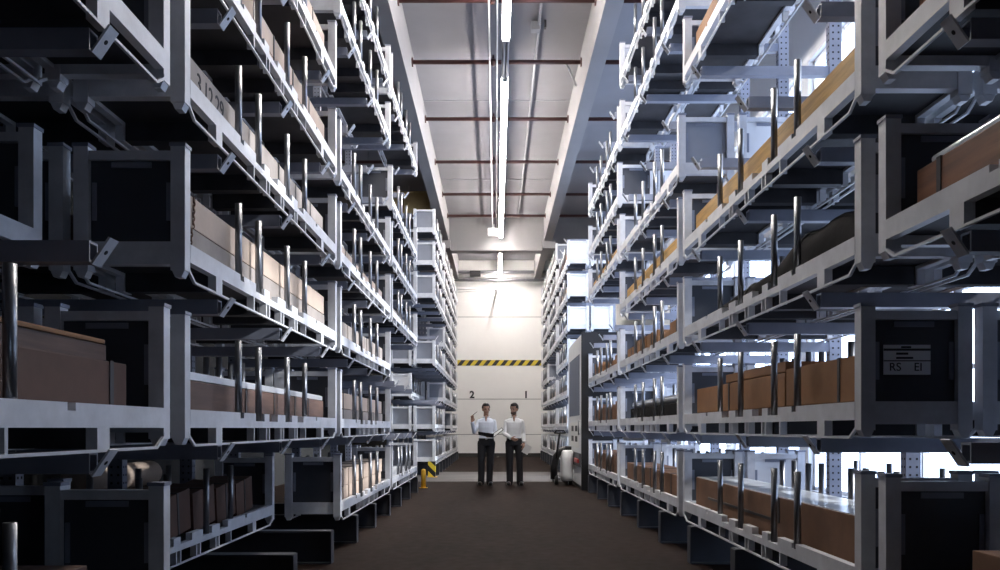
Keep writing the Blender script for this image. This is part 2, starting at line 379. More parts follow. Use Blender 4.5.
q = MB(); q.box(-1.38, 1.35, -0.08, 0.08, 0.0, 0.03); q.box(-1.38, 1.35, -0.08, 0.08, 0.62, 0.65); q.box(-1.38, 1.35, -0.012, 0.012, 0.03, 0.62); q.build('beam', M['tan'], t)
for x in (-1.0, -0.2, 0.6, 1.2):
    q = MB(); q.box(x-0.01, x+0.01, -0.075, -0.012, 0.03, 0.62); q.build('stiffener', M['tan'], t)

# ------------------------------------------------------------------ cassettes
HR = 0.19                      # rail top above the underside
NOTCH = [(0.228, 0.246, 0.035), (0.31, 0.36, 0.05), (0.39, 0.445, 0.05), (0.50, 0.55, 0.05), (0.595, 0.645, 0.05), (0.76, 0.775, 0.03)]
STAKES = [0.237, 0.345, 0.535, 0.68]
WEBS = [0.30, 0.372, 0.392, 0.468, 0.488, 0.572, 0.592, 0.665]
def side_rail(x0, x1):
    q = MB()
    top = [(0.07, HR)]
    for a, c, d in NOTCH: top += [(a*LC, HR), (a*LC, HR-d), (c*LC, HR-d), (c*LC, HR)]
    top += [(LC-0.07, HR)]
    q.prism_x([(LC-0.07, 0.097), (0.07, 0.097)][::-1][::-1] + top, x0, x1)
    for w in WEBS: q.box(x0, x1, w*LC-0.009, w*LC+0.009, 0.010, 0.10)
    for w in (0.13, 0.83): q.box(x0, x1, w*LC-0.05, w*LC+0.05, 0.010, 0.10)
    return q
def runner(x0, x1):
    a = [(0.05, 0.075), (0.06, 0.05), (0.14, 0.0), (LC-0.14, 0.0), (LC-0.06, 0.05), (LC-0.05, 0.075),
         (LC-0.065, 0.075), (LC-0.073, 0.057), (LC-0.145, 0.012), (0.145, 0.012), (0.073, 0.057), (0.065, 0.075)]
    q = MB(); q.prism_x(a, x0, x1); return q
def post(xc, yc):
    q = MB(); r = 0.036
    q.box(xc-r, xc+r, yc-r, yc+r, 0.045, 0.665)
    q.prism_y([(xc-r*0.9, 0.046), (xc-r*0.45, 0.012), (xc+r*0.45, 0.012), (xc+r*0.9, 0.046)], yc-r*0.8, yc+r*0.8)
    return q
def make_cassette(panel, detail):
    t = thing('steel_cassette', None, 'cassette', (0, 0, -50))
    xo = W/2
    for s in (-1, 1):
        r = side_rail(s*xo, s*(xo-0.045)).build('side_rail', M['steel'], t)
        runner(s*xo, s*(xo-0.014)).build('runner', M['steel'], r)
        for yc in (0.037, LC-0.037):
            p = post(s*(xo-0.037), yc).build('corner_post', M['steel'], t)
            if detail:
                q = MB(); q.box(s*(xo-0.037)-0.041, s*(xo-0.037)+0.041, yc-0.041, yc+0.041, 0.665, 0.682)
                q.build('post_cap', M['rack'], p)
        for k, u in enumerate(STAKES):
            q = MB(); xs = s*(xo-0.024)
            q.tube([(xs, u*LC, HR-0.05 if k else HR-0.036), (xs, u*LC, HR+0.44)], 0.0215, 12 if detail else 8)
            q.build('stake', M['galv'], t)
    for y0, y1, f in ((0.008, 0.066, -1), (LC-0.066, LC-0.008, 1)):
        q = MB(); q.box(-xo+0.074, xo-0.074, y0, y1, 0.60, 0.645); q.build('end_bar', M['steel'], t)
        q = MB(); q.box(-xo+0.074, xo-0.074, y0, y1, 0.075, HR); q.build('end_rail', M['steel'], t)
        ym = (y0+y1)/2
        e = MB(); e.box(-xo+0.074, xo-0.074, ym-0.004, ym+0.004, HR, 0.60); e = e.build('end_panel', panel, t)
        if detail:
            for sg in (-1, 1):
                yy = ym + sg*0.0085
                for bx in ((-0.10, 0.10, 0.565, 0.592), (-xo+0.082, -xo+0.104, 0.30, 0.49), (xo-0.104, xo-0.082, 0.30, 0.49)):
                    q = MB(); q.box(bx[0], bx[1], yy-0.004, yy+0.004, bx[2], bx[3]); q.build('label_strip', M['rack'], e)
    q = MB(); q.box(-xo+0.0455, xo-0.0455, 0.075, LC-0.075, 0.118, 0.128); q.build('tray', M['tray'], t)
    for w in ((0.13, 0.372, 0.488, 0.592, 0.83) if detail else (0.13, 0.48, 0.83)):
        q = MB(); q.box(-xo+0.051, xo-0.051, w*LC-0.04, w*LC+0.04, 0.014, 0.117); q.build('cross_member', M['tray'], t)
    return t
PROTO = {}
def proto(panel, detail):
    k = (panel, detail)
    if k not in PROTO:
        PROTO[k] = make_cassette(M[panel], detail); bpy.context.view_layer.update(); freeze(PROTO[k])
    return PROTO[k]
TIER = ['lowest tier', 'second tier', 'third tier', 'fourth tier', 'fifth tier', 'sixth tier', 'seventh tier', 'top tier']
BAYN = ['first bay', 'second bay', 'third bay', 'fourth bay']
def where(side, bay, n, row):
    blk = 'far ' if bay >= 5 else ''
    bn = BAYN[bay-1] if bay < 5 else BAYN[bay-5]
    s = '%s%s rack, %s, %s' % (blk, 'window-side' if side == 'R' else 'shaded', bn, TIER[n])
    return s + (', rear row' if row else '')
def bay_y(bay): return (bay-1)*L if bay < 5 else (BLOCK2 + (bay-5)*1.0)*L
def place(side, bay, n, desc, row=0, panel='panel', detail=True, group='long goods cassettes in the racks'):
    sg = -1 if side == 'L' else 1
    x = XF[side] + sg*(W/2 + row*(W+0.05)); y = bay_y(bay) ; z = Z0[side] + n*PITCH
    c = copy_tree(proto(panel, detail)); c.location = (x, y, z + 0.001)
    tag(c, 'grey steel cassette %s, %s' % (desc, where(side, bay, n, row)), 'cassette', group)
    return dict(x=x, y=y, z=z+0.001+0.1285, side=side, bay=bay, n=n, row=row, sg=sg, w=where(side, bay, n, row))

# ------------------------------------------------------------------ cantilever uprights with arms
def make_upright(side, far):
    sg = -1 if side == 'L' else 1
    t = thing('cantilever_upright', None, 'rack upright', (0, 0, -60))
    xc = XF[side] + sg*1.275 ; x0 = xc - 0.055; x1 = xc + 0.055
    q = MB(); q.box(x0, x1, -0.04, 0.04, 0.0, 7.2)
    if not far:
        q.cur = 1
        z = 0.35
        while z < 7.0:
            for dx in (-0.025, 0.025):
                cx = xc + dx
                q.add([(cx-0.008, -0.0408, z-0.008), (cx+0.008, -0.0408, z-0.008), (cx+0.008, -0.0408, z+0.008), (cx-0.008, -0.0408, z+0.008)], [(0,1,2,3)])
            for dy in (-0.018, 0.018):
                xx = xc - sg*0.0558
                q.add([(xx, dy-0.008, z-0.008), (xx, dy+0.008, z-0.008), (xx, dy+0.008, z+0.008), (xx, dy-0.008, z+0.008)], [(0,1,2,3)])
            z += 0.06
    q.build('column', [M['rack'], M['hole']], t)
    xa = xc - sg*0.056; xt = XF[side] - sg*0.045
    zb = Z0[side] - 0.0005
    q = MB(); a, c = (min(xa, xt), max(xa, xt))
    q.box(a, c, -0.06, 0.06, 0.0, 0.014); q.box(a, c, -0.06, 0.06, zb-0.016, zb); q.box(a, c, -0.006, 0.006, 0.014, zb-0.016)
    q.build('base_beam', M['base'], t)
    q = MB(); q.box(xt-sg*0.001, xt-sg*0.011, -0.058, 0.058, 0.002, zb-0.004); q.build('base_end_plate', M['base'], t)
    for n in range(1, 8):
        zt = Z0[side] + n*PITCH - 0.0005
        xe = XF[side] + sg*0.055
        q = MB(); a, c = (min(xa, xe), max(xa, xe))
        q.box(a, c, -0.035, 0.035, zt-0.010, zt); q.box(a, c, -0.035, 0.035, zt-0.085, zt-0.075)
        q.box(a, c, -0.035, -0.027, zt-0.075, zt-0.010); q.box(a, c, 0.027, 0.035, zt-0.075, zt-0.010)
        ar = q.build('arm', M['rack'], t)
        # tilted stop plate at the tip
        q = MB(); p0 = (xe - sg*0.004, zt-0.092); p1 = (XF[side] - sg*0.022, zt+0.014); th = 0.010
        d = Vector((p1[0]-p0[0], p1[1]-p0[1])).normalized(); nn = Vector((-d.y, d.x))*th*(-sg)
        q.prism_y([(p0[0], p0[1]), (p1[0], p1[1]), (p1[0]-abs(nn.x)*sg, p1[1]-abs(nn.y)*0.0-0.004), (p0[0]-abs(nn.x)*sg, p0[1]-0.004)], -0.036, 0.036)
        es = q.build('end_stop', M['steel'], ar)
        if not far:
            mx, mz = (p0[0]+p1[0])/2 - abs(nn.x)*sg, (p0[1]+p1[1])/2 - 0.003
            q = MB(); dv = Vector((d.x, 0, d.y)); nv = Vector((-sg*abs(nn.x), 0, -0.006)).normalized()
            q.tube([Vector((mx, 0, mz)) - nv*0.004, Vector((mx, 0, mz)) + nv*0.003], 0.010, 8); q.build('bolt', M['hole'], es)
    return t
POS = (0.165, 0.495, 0.835)
for side in 'LR':
    for far in (0, 1):
        pr = make_upright(side, far); bpy.context.view_layer.update(); freeze(pr)
        for bay in ((5, 6, 7) if far else (1, 2, 3, 4)):
            for j, u in enumerate(POS):
                c = copy_tree(pr); c.location = (0, bay_y(bay) + (0.80 if bay == 1 and j == 2 else u)*L, 0)
                tag(c, 'perforated steel upright with cantilever arms, %s%s rack, %s, %s' % ('far ' if far else '', 'window-side' if side == 'R' else 'shaded', BAYN[(bay-5) if far else bay-1], ('near end', 'middle', 'far end')[j]), 'rack upright', 'cantilever rack uprights')
        for o in [pr] + [x for ch in KIDS[pr.name] for x in [ch] + KIDS[ch.name] + [y for g in KIDS[ch.name] for y in KIDS[g.name]]]:
            bpy.data.objects.remove(o)

# ------------------------------------------------------------------ goods
def box_thing(name, label, cat, size, loc, m, straps=(), strapm='strap', group=None, rot=(0,0,0), bev=0.006, extra=None):
    sx, sy, sz = size
    q = MB(); q.bevbox(-sx/2, sx/2, -sy/2, sy/2, 0, sz, bev)
    o = q.build(name, M[m]); o.location = loc; o.rotation_euler = rot
    tag(o, label, cat, group)
    for u in straps:
        y = -sy/2 + u*sy; e = 0.004; w = 0.016
        q = MB()
        q.box(-sx/2-e, -sx/2+0.001, y-w, y+w, 0.001, sz+e); q.box(sx/2-0.001, sx/2+e, y-w, y+w, 0.001, sz+e); q.box(-sx/2-e, sx/2+e, y-w, y+w, sz-0.001, sz+e)
        q.build('strap', M[strapm], o)
    return o
def crate(c, y0, y1, h, m, desc, name='wooden_crate', cat='crate', width=0.40, dx=0.0, dz=0.0, battens=(), straps=(), strapm='strap'):
    """a long crate lying in cassette c; y0..y1 in metres from the near end"""
    o = box_thing(name, desc + ', ' + c['w'], cat, (width, y1-y0, h), (c['x']+dx, c['y']+(y0+y1)/2, c['z']+dz), m, straps, strapm)
    sy = y1-y0
    for u in battens:
        y = -sy/2 + u*sy
        q = MB()
        for s in (-1, 1): q.box(s*width/2, s*(width/2+0.014), y-0.035, y+0.035, 0.003, h-0.003)
        for s in (-1, 1):
            q = MB(); q.box(s*width/2, s*(width/2+0.014), y-0.035, y+0.035, 0.003, h-0.003); q.build('batten', M[m], o)
    return o
def row(c, y0, y1, n, h, m, word, name='carton', cat='carton', width=0.38, gap=0.015, hv=0.0, dz=0.0, strap=True, tilt=0.0, rank=''):
    d = (y1-y0)/n
    for i in range(n):
        hh = h*(1 + random.uniform(-hv, hv))
        o = box_thing(name, '%s %s, %s%s from the near end, %s' % (word, cat, rank, nth(i), c['w']), cat, (width, d-gap, hh), (c['x']+random.uniform(-0.008, 0.008), c['y']+y0+d*(i+0.5), c['z']+dz), m, (0.5,) if strap else (), group='%ss in %s' % (word + ' ' + cat, c['w']))
        if tilt: o.rotation_euler = (tilt, 0, 0); o.location.z += abs(math.sin(tilt))*(d-gap)/2 + 0.02
def bars(c, y0, y1, xs, z, r, m, desc, name='steel_bar'):
    for i, x in enumerate(xs):
        q = MB(); q.box(-r, r, y0, y1, -r*0.6, r*0.6); q.box(-r*0.5, r*0.5, y0+0.001, y1-0.001, r*0.6, r*0.8)
        o = q.build(name, M[m]); o.location = (c['x']+x, c['y'], c['z']+z+r*0.6)
        tag(o, '%s, %s from the aisle, %s' % (desc, nth(i), c['w']), 'bar', desc + 's, ' + c['w'])
def pipes(c, y0, y1, xs, z, r, m, desc, name='steel_pipe'):
    for i, x in enumerate(xs):
        q = MB(); q.tube([(0, y0, 0), (0, y1, 0)], r, 12, caps=False)
        q.tube([(0, y1, 0), (0, y0, 0)], r*0.8, 12, caps=False)
        for y in (y0, y1):
            vs = [(math.cos(t*PI/6)*rr, y, math.sin(t*PI/6)*rr) for rr in (r, r*0.8) for t in range(12)]
            q.add(vs, [(t, (t+1) % 12, 12+(t+1) % 12, 12+t) for t in range(12)])
        o = q.build(name, M[m]); o.location = (c['x']+x, c['y'], c['z']+z+r)
        tag(o, '%s, %s from the aisle, %s' % (desc, nth(i), c['w']), 'pipe', desc + 's, ' + c['w'])
def chain(o, x, y, z0, z1, sag=0.05):
    q = MB(); n = int((z1-z0)/0.02)
    for i in range(n):
        z = z0 + (i+0.5)*(z1-z0)/n; yy = y + sag*(1-(i+0.5)/n)*-0.6
        pts = []
        for k in range(9):
            t = 2*PI*k/8
            if i % 2: pts.append((x - 0.008, yy + 0.007*math.cos(t), z + 0.016*math.sin(t)))
            else: pts.append((x + 0.007*math.cos(t) - 0.008, yy, z + 0.016*math.sin(t)))
        q.tube(pts, 0.0033, 5, caps=False)
    ch = q.build('chain', M['chain'], o); return ch
def lumpy(c, y0, y1, prof, m, label, name='tarpaulin_bundle'):
    q = MB(); n = 28; seg = 16; vs = []; fs = []
    for i in range(n+1):
        u = i/n; y = y0 + (y1-y0)*u
        k = u*(len(prof)-1); a = int(min(k, len(prof)-2)); h = prof[a] + (prof[a+1]-prof[a])*(k-a)
        h *= 1 + 0.06*math.sin(u*23)
        e = min(1, 6*u, 6*(1-u)); e = max(e, 0.15)**0.5
        for j in range(seg):
            t = PI*j/(seg-1)
            w = 0.185*(1 + 0.05*math.sin(u*31 + j))
            vs.append((w*math.copysign(abs(math.cos(t))**0.6, math.cos(t)), y, max(0.0, h*e*abs(math.sin(t))**0.7)))
    for i in range(n):
        for j in range(seg-1): fs.append((i*seg+j, i*seg+j+1, (i+1)*seg+j+1, (i+1)*seg+j))
        fs.append((i*seg+seg-1, i*seg, (i+1)*seg, (i+1)*seg+seg-1))
    fs.append(tuple(range(seg))); fs.append(tuple(range(n*seg, (n+1)*seg))[::-1])
    q.add(vs, fs, True); o = q.build(name, M[m]); o.location = (c['x'], c['y'], c['z'])
    tag(o, label + ', ' + c['w'], 'bundle')
    for u in (0.3, 0.62):
        s = MB(); pts = []
        i = int(u*n)
        ring = [Vector(vs[i*seg+j]) for j in range(seg)]
        s.tube([p + Vector((p.x*0.02, 0, 0.002 + (0.012 if p.z < 0.02 else 0))) for p in ring], 0.008, 6); s.build('tie', M['strap'], o)
    return o

# ---- shaded rack (image left)
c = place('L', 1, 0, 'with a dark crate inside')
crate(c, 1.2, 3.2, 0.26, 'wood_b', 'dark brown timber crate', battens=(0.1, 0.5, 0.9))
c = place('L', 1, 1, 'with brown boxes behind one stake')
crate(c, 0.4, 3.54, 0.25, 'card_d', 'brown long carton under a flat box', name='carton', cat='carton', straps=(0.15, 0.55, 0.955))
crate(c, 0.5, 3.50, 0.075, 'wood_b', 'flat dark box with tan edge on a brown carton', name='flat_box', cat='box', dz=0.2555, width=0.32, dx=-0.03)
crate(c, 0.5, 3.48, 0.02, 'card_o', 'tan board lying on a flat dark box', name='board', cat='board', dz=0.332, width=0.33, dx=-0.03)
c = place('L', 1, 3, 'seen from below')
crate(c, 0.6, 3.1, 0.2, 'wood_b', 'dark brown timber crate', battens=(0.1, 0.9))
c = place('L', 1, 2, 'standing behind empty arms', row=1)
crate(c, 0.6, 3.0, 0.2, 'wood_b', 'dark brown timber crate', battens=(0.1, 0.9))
for bb, n in ((1, 1), (1, 3), (2, 1), (2, 2), (2, 3), (2, 4), (3, 1), (3, 2), (3, 3), (3, 4)):  # rear cassettes added so the gaps behind the front row read dark
    c = place('L', bb, n, 'added to darken the gap', row=1); crate(c, 0.4, 3.4, 0.3, 'wood_b', 'dark brown timber crate', battens=(0.1, 0.9))
c = place('L', 2, 0, 'behind bare floor beams', row=1)
row(c, 0.45, 3.5, 6, 0.30, 'card_d', 'dark leaning', strap=True, width=0.36, tilt=0.10, gap=0.05)
c = place('L', 2, 1, 'with dark beam under bright profiles')
crate(c, 0.28, 3.66, 0.225, 'wood_b', 'dark brown timber beam under bright profiles', name='timber_beam', cat='beam', width=0.36, straps=(0.3, 0.5, 0.68, 0.82))
bars(c, 0.12, 3.66, (0.14, 0.05, -0.05), 0.231, 0.032, 'alu', 'bright aluminium profile', 'aluminium_profile')
c = place('L', 2, 2, 'with chained beige cartons')
lo = crate(c, 0.12, 3.62, 0.20, 'card_g', 'grey-beige long carton, lower of two', name='carton', cat='carton', width=0.40, straps=(0.27, 0.42, 0.6, 0.78))
up = crate(c, 0.14, 3.60, 0.165, 'card_l', 'pale beige long carton, upper of two', name='carton', cat='carton', width=0.40, dz=0.2055, straps=(0.27, 0.42, 0.6, 0.78))
chain(lo, 0.212, -1.58, 0.022, 0.195, 0.06); chain(up, 0.212, -1.55, 0.0, 0.16, 0.02)
c = place('L', 2, 3, 'with a scribbled grey carton')
o = crate(c, 0.16, 3.6, 0.285, 'card_g', 'grey-brown long carton with handwriting', name='carton', cat='carton', width=0.38, straps=(0.27, 0.4, 0.55, 0.7, 0.85))
text_mesh('3.12.29.', 0.15, 'handwriting', M['ink'], o, (0.1915, -1.25, 0.185), (PI/2, 0, PI/2))
q = MB()
for k in range(7): q.ell((random.uniform(0.02, 0.13), -1.64+random.uniform(0, 0.10), 0.295+random.uniform(0.0, 0.035)), (0.05, 0.06, 0.035), 8, 6, Euler((random.random(), random.random(), 0)).to_matrix())
w = q.build('torn_wrapping', M['wood_b'], o)
c = place('L', 2, 4, 'with double-stacked pale cartons')
for k in range(2):
    crate(c, 0.15, 3.62, 0.16, 'card_l', 'pale strapped long carton, %s of two' % ('lower', 'upper')[k], name='carton', cat='carton', width=0.40, dz=k*0.1665, straps=(0.2, 0.36, 0.5, 0.66, 0.82))
c = place('L', 2, 5, 'with pale crates on top')
for k in range(2):
    crate(c, 0.15, 3.62, 0.17, 'card_l', 'pale wide carton, %s of two' % ('lower', 'upper')[k], name='carton', cat='carton', width=0.40, dz=k*0.1765, straps=(0.3, 0.5, 0.66, 0.86))
c = place('L', 3, 0, 'with stacked pale cartons')
for k in range(2): row(c, 0.25, 3.5, 5, 0.18, 'card_l', 'pale', dz=k*0.1865, rank=('lower row, ', 'upper row, ')[k])
c = place('L', 3, 1, 'with beige cartons in two layers')
for k in range(2): row(c, 0.2, 3.55, 4, 0.17, 'card_l' if k else 'card_g', ('grey-beige', 'beige')[k], dz=k*0.1765, rank=('lower row, ', 'upper row, ')[k])
c = place('L', 3, 2, 'with greyish strapped cartons')
row(c, 0.2, 3.55, 5, 0.27, 'card_g', 'greyish tall')
c = place('L', 3, 3, 'with pale cartons')
row(c, 0.2, 3.5, 3, 0.22, 'card_l', 'pale', hv=0.1)
c = place('L', 3, 4, 'with low pale boards')
crate(c, 0.2, 3.4, 0.12, 'card_g', 'grey low carton', name='carton', cat='carton', straps=(0.3, 0.7))
c = place('L', 3, 6, 'seen from below')
c = place('L', 3, 7, 'with bare stakes')
c = place('L', 4, 0, 'with white profiles')
bars(c, 0.3, 3.0, (0.15, 0.05, -0.06), 0.0, 0.04, 'alu', 'white profile', 'aluminium_profile'); bars(c, 0.5, 2.6, (0.12, 0.02), 0.06, 0.04, 'alu', 'white upper profile', 'aluminium_profile')
c = place('L', 4, 3, 'with pale boxes', panel='panel2'); row(c, 0.3, 3.5, 4, 0.2, 'card_g', 'pale grey')
c = place('L', 4, 4, 'with bare stakes', panel='panel2')
c = place('L', 4, 5, 'with closed dark end panel'); row(c, 0.5, 3.2, 3, 0.18, 'card_l', 'pale')
c = place('L', 4, 7, 'beneath the ceiling beam')

# ---- window-side rack (image right)
c = place('R', 1, 0, 'with a brown carton inside')
crate(c, 0.6, 3.2, 0.28, 'card_b', 'brown long carton', name='carton', cat='carton', straps=(0.3, 0.7))
c = place('R', 1, 2, 'with an orange-brown crate and pipes')
crate(c, 0.6, 3.62, 0.25, 'wood_o', 'orange-brown plywood crate under pale pipes', straps=(0.2, 0.6, 0.94))
pipes(c, 0.5, 3.55, (-0.15, -0.06), 0.2555, 0.022, 'alu', 'pale pipe')
c = place('R', 1, 3, 'with an orange crate')
crate(c, 0.6, 3.6, 0.32, 'wood_o', 'orange-brown plywood crate', straps=(0.3, 0.7, 0.93))
c = place('R', 2, 0, 'with film-topped brown crates')
o = crate(c, 0.12, 3.62, 0.30, 'card_b', 'brown long carton with white film on top', name='carton', cat='carton', width=0.40)
q = MB(); q.box(-0.19, 0.19, -1.74, 1.74, 0.3, 0.306); q.build('film_sheet', M['film'], o)
q = MB(); q.box(-0.207, -0.2, -0.4, 1.3, 0.13, 0.15); q.build('edge_strip', M['strap'], o)
q = MB(); q.box(-0.206, -0.2, -0.5, -0.47, 0.13, 0.30); q.build('edge_strip', M['strap'], o)
c = place('R', 2, 1, 'with brown cartons and a paper label')
for k, (a, d, h) in enumerate(((0.12, 1.28, 0.245), (1.30, 3.62, 0.225))):
    q = MB()
    crate(c, a, d, h, 'card_o', 'orange-brown long carton at the %s end' % ('near', 'far')[k], name='carton', cat='carton', width=0.38, dz=0.07, straps=(0.3,) if k == 0 else (0.55,))
o = crate(c, 0.12, 3.62, 0.0655, 'wood_b', 'dark timber base under orange-brown cartons', name='timber_plank', cat='timber', width=0.40)
crate(c, 1.32, 2.7, 0.07, 'card_o', 'flat orange-brown carton on top of another', name='carton', cat='carton', dz=0.302, width=0.36)
c2 = c
lb = thing('paper_label', 'grey printed paper label on the dark cassette end, window-side rack', 'label', (XF['R']+W/2-0.04, L*1.0+0.0205, Z0['R']+PITCH+0.40))
q = MB(); q.box(-0.118, 0.118, -0.002, 0.002, -0.075, 0.075); q.build('sheet', M['label'], lb)
q = MB(); q.box(-0.118, 0.118, -0.0035, -0.002, 0.045, 0.056); q.build('printed_line', M['ink'], lb)
q = MB(); q.box(-0.118, 0.118, -0.0035, -0.002, -0.008, -0.003); q.build('printed_line', M['ink'], lb)
for bx in ((-0.03, 0.02, 0.058, 0.068), (-0.055, 0.005, 0.025, 0.036), (-0.055, 0.03, 0.004, 0.014)):
    q = MB(); q.box(bx[0], bx[1], -0.0035, -0.002, bx[2], bx[3]); q.build('printed_line', M['ink'], lb)
text_mesh('RS', 0.058, 'printed_letters', M['ink'], lb, (-0.06, -0.0025, -0.038)); text_mesh('EI', 0.058, 'printed_letters', M['ink'], lb, (0.055, -0.0025, -0.038))
c = place('R', 2, 2, 'with a dark humped bundle')
lumpy(c, 0.12, 3.55, (0.36, 0.37, 0.34, 0.26, 0.20, 0.2, 0.17, 0.15), 'tarp', 'black tarpaulin bundle sagging towards the far end')
c = place('R', 2, 3, 'with golden timber')
crate(c, 0.12, 3.62, 0.27, 'gold', 'long golden timber block', name='timber_block', cat='timber', width=0.16, dx=-0.12, straps=())
crate(c, 0.12, 2.9, 0.45, 'tarp', 'dark timber behind golden block', name='timber_block', cat='timber', width=0.18, dx=0.10)
c = place('R', 2, 5, 'seen from below with a tan crate')
crate(c, 1.7, 3.62, 0.33, 'card_o', 'tan tall carton', name='carton', cat='carton', straps=(0.5,))
c = place('R', 3, 0, 'with long brown cartons')
for k in range(3): crate(c, 0.14+k*1.17, 1.26+k*1.17, 0.27, 'card_b', 'brown long carton, %s from the near end' % nth(k), name='carton', cat='carton', straps=(0.5,))
c = place('R', 3, 1, 'with a grey pipe')
crate(c, 0.3, 3.5, 0.2, 'tarp', 'black wrapped beam', name='wrapped_beam', cat='beam', width=0.34)
pipes(c, 0.15, 3.6, (-0.08,), 0.2055, 0.05, 'alu', 'grey pipe over a black beam')
c = place('R', 3, 2, 'with orange cartons')
row(c, 0.15, 3.6, 5, 0.23, 'card_o', 'orange-brown', hv=0.25)
c = place('R', 3, 3, 'with golden boards')
crate(c, 0.12, 3.62, 0.25, 'gold', 'long golden timber block', name='timber_block', cat='timber', width=0.16, dx=-0.12)
c = place('R', 3, 4, 'with closed blue-grey end panel', panel='panel2')
c = place('R', 3, 6, 'seen from below', panel='panelw')
c = place('R', 3, 7, 'under the ceiling beam', panel='panelw')
c = place('R', 4, 0, 'with upright brown cartons'); row(c, 0.2, 3.5, 6, 0.36, 'card_b', 'brown upright', hv=0.1)
c = place('R', 4, 1, 'with brown and orange cartons'); row(c, 0.2, 3.5, 5, 0.32, 'card_b', 'brown', hv=0.15)
c = place('R', 4, 2, 'with orange cartons'); row(c, 0.2, 3.5, 5, 0.25, 'card_o', 'orange-brown', hv=0.3)
c = place('R', 4, 4, 'with golden timber')
crate(c, 0.12, 3.62, 0.23, 'gold', 'golden timber block', name='timber_block', cat='timber', width=0.16, dx=-0.12)
c = place('R', 4, 5, 'with a closed dark end panel')
c = place('R', 4, 6, 'with bare stakes')
for n in (0, 1, 2, 3):  # rear cassettes added to block light from the low near window
    c = place('R', 1, n, 'added to darken the gap', row=1); crate(c, 0.3, 3.5, 0.36, 'wood_b', 'dark brown timber crate', battens=(0.1, 0.5, 0.9))
for bay, n in ((2, 0), (3, 0), (3, 1), (4, 0)):
    c = place('R', bay, n, 'bare inside', row=1, panel='panelw')
for n in (1, 2):
    place('R', 2, n, 'bare inside', row=1)
c = place('R', 2, 3, 'with a brown crate', row=1, panel='panelw'); crate(c, 1.6, 3.4, 0.3, 'card_b', 'brown carton', name='carton', cat='carton', straps=(0.5,))
c = place('R', 3, 4, 'bare inside', row=1, panel='panelw')
c = place('R', 4, 5, 'bare inside', row=1, panel='panelw')
c = place('R', 3, 6, 'bare inside', row=1, panel='panelw')

# ---- far racks
rnd = random.Random(3)
skip = {'L': {(5, 4), (5, 2), (6, 1)}, 'R': {(5, 7), (6, 3)}}
for side in 'LR':
    for bay in (5, 6, 7):
        for n in range(8):
            if (bay, n) in skip[side]: continue
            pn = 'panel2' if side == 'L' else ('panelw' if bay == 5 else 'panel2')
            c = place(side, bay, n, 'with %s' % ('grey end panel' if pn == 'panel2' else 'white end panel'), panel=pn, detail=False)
            if rnd.random() < 0.62:
                m = rnd.choice(['card_l', 'card_g', 'card_b', 'card_l']); word = {'card_l': 'pale', 'card_g': 'greyish', 'card_b': 'brown'}[m]
                row(c, 0.3, 3.5, rnd.choice([2, 3]), rnd.uniform(0.2, 0.38), m, word, strap=False)
            if bay == 5 and not (side == 'R' and n == 7) and n not in ((2,) if side == 'L' else ()):
                if n in ((1, 3, 5) if side == 'L' else (1, 3, 4, 6)):
                    place(side, bay, n, 'with %s' % ('grey end panel' if pn == 'panel2' else 'white end panel'), row=1, panel=pn, detail=False)
c = place('L', 5, 2, 'with white end panel', row=1, panel='panelw', detail=False)
# drop the prototypes
for pr in list(PROTO.values()):
    def wipe(n):
        for ch in KIDS.get(n, []): wipe(ch.name)
        bpy.data.objects.remove(bpy.data.objects[n])
    wipe(pr.name)

# ------------------------------------------------------------------ cross aisle: bollard, guard, cabinet, pallet truck
t = thing('bollard', 'small yellow bollard at the end of the shaded rack', 'bollard', (-1.50, 16.55, 0))
q = MB(); q.tube([(0,0,0.012), (0,0,0.34), (0,0,0.38), (0,0,0.395)], [0.05, 0.05, 0.042, 0.015], 14); q.build('post', M['yellow'], t)
q = MB(); q.tube([(0,0,0), (0,0,0.012)], 0.09, 16); q.build('base_plate', M['yellow'], t)
t = thing('rack_end_guard', 'black and yellow striped guard before the far shaded rack', 'guard', (-1.55, 20.15, 0))
q = MB(); q.box(-0.16, 0.02, -0.01, 0.01, 0.0, 0.40); q.box(0.0, 0.02, 0.01, 0.16, 0.0, 0.40); q.build('guard_plate', M['hazard2'], t)
q = MB(); q.box(-0.18, 0.06, -0.05, 0.18, 0.0, 0.012); q.build('base_plate', M['yellow'], t)
# tall white cabinet beside the rack end
cx, cy0, cy1, cz = 1.70, 15.92, 18.95, 3.13
t = thing('tall_cabinet', 'tall white cabinet with black edge standing after the window-side rack', 'cabinet', (cx, cy0, 0))
D = cy1-cy0
q = MB(); q.bevbox(0.02, 0.80, 0.05, D, 0.06, cz, 0.015); q.build('body', M['white'], t)
q = MB(); q.box(0.0, 0.82, 0.0, 0.05, 0.0, cz+0.02); q.build('edge_frame', M['black'], t)
q = MB(); q.box(0.03, 0.78, 0.06, D-0.01, 0.0, 0.059); q.build('plinth', M['black'], t)
d = MB(); d.box(0.005, 0.0195, 0.12, D-0.12, 0.75, cz-0.1); d = d.build('door', M['white'], t)
q = MB(); q.box(0.001, 0.005, 0.40, D-0.4, 1.50, 2.75); q.build('window_panel', M['bluegrey'], d)
q = MB(); q.tube([(-0.03, 0.28, 1.1), (-0.03, 0.28, 1.4)], 0.012, 8); q.tube([(-0.03, 0.28, 1.12), (0.005, 0.28, 1.12)], 0.008, 6); q.tube([(-0.03, 0.28, 1.38), (0.005, 0.28, 1.38)], 0.008, 6); q.build('handle', M['galv'], d)
n = MB(); n.box(0.0, 0.005, 0.5, D-0.7, 0.82, 1.36); n = n.build('notice', M['paper'], d)
for yy in (0.8, 1.6):
    for zz in (0.95, 1.17):
        q = MB(); q.box(-0.001, 0.0, yy, yy+0.5, zz, zz+0.12); q.build('printed_block', M['ink'], n)
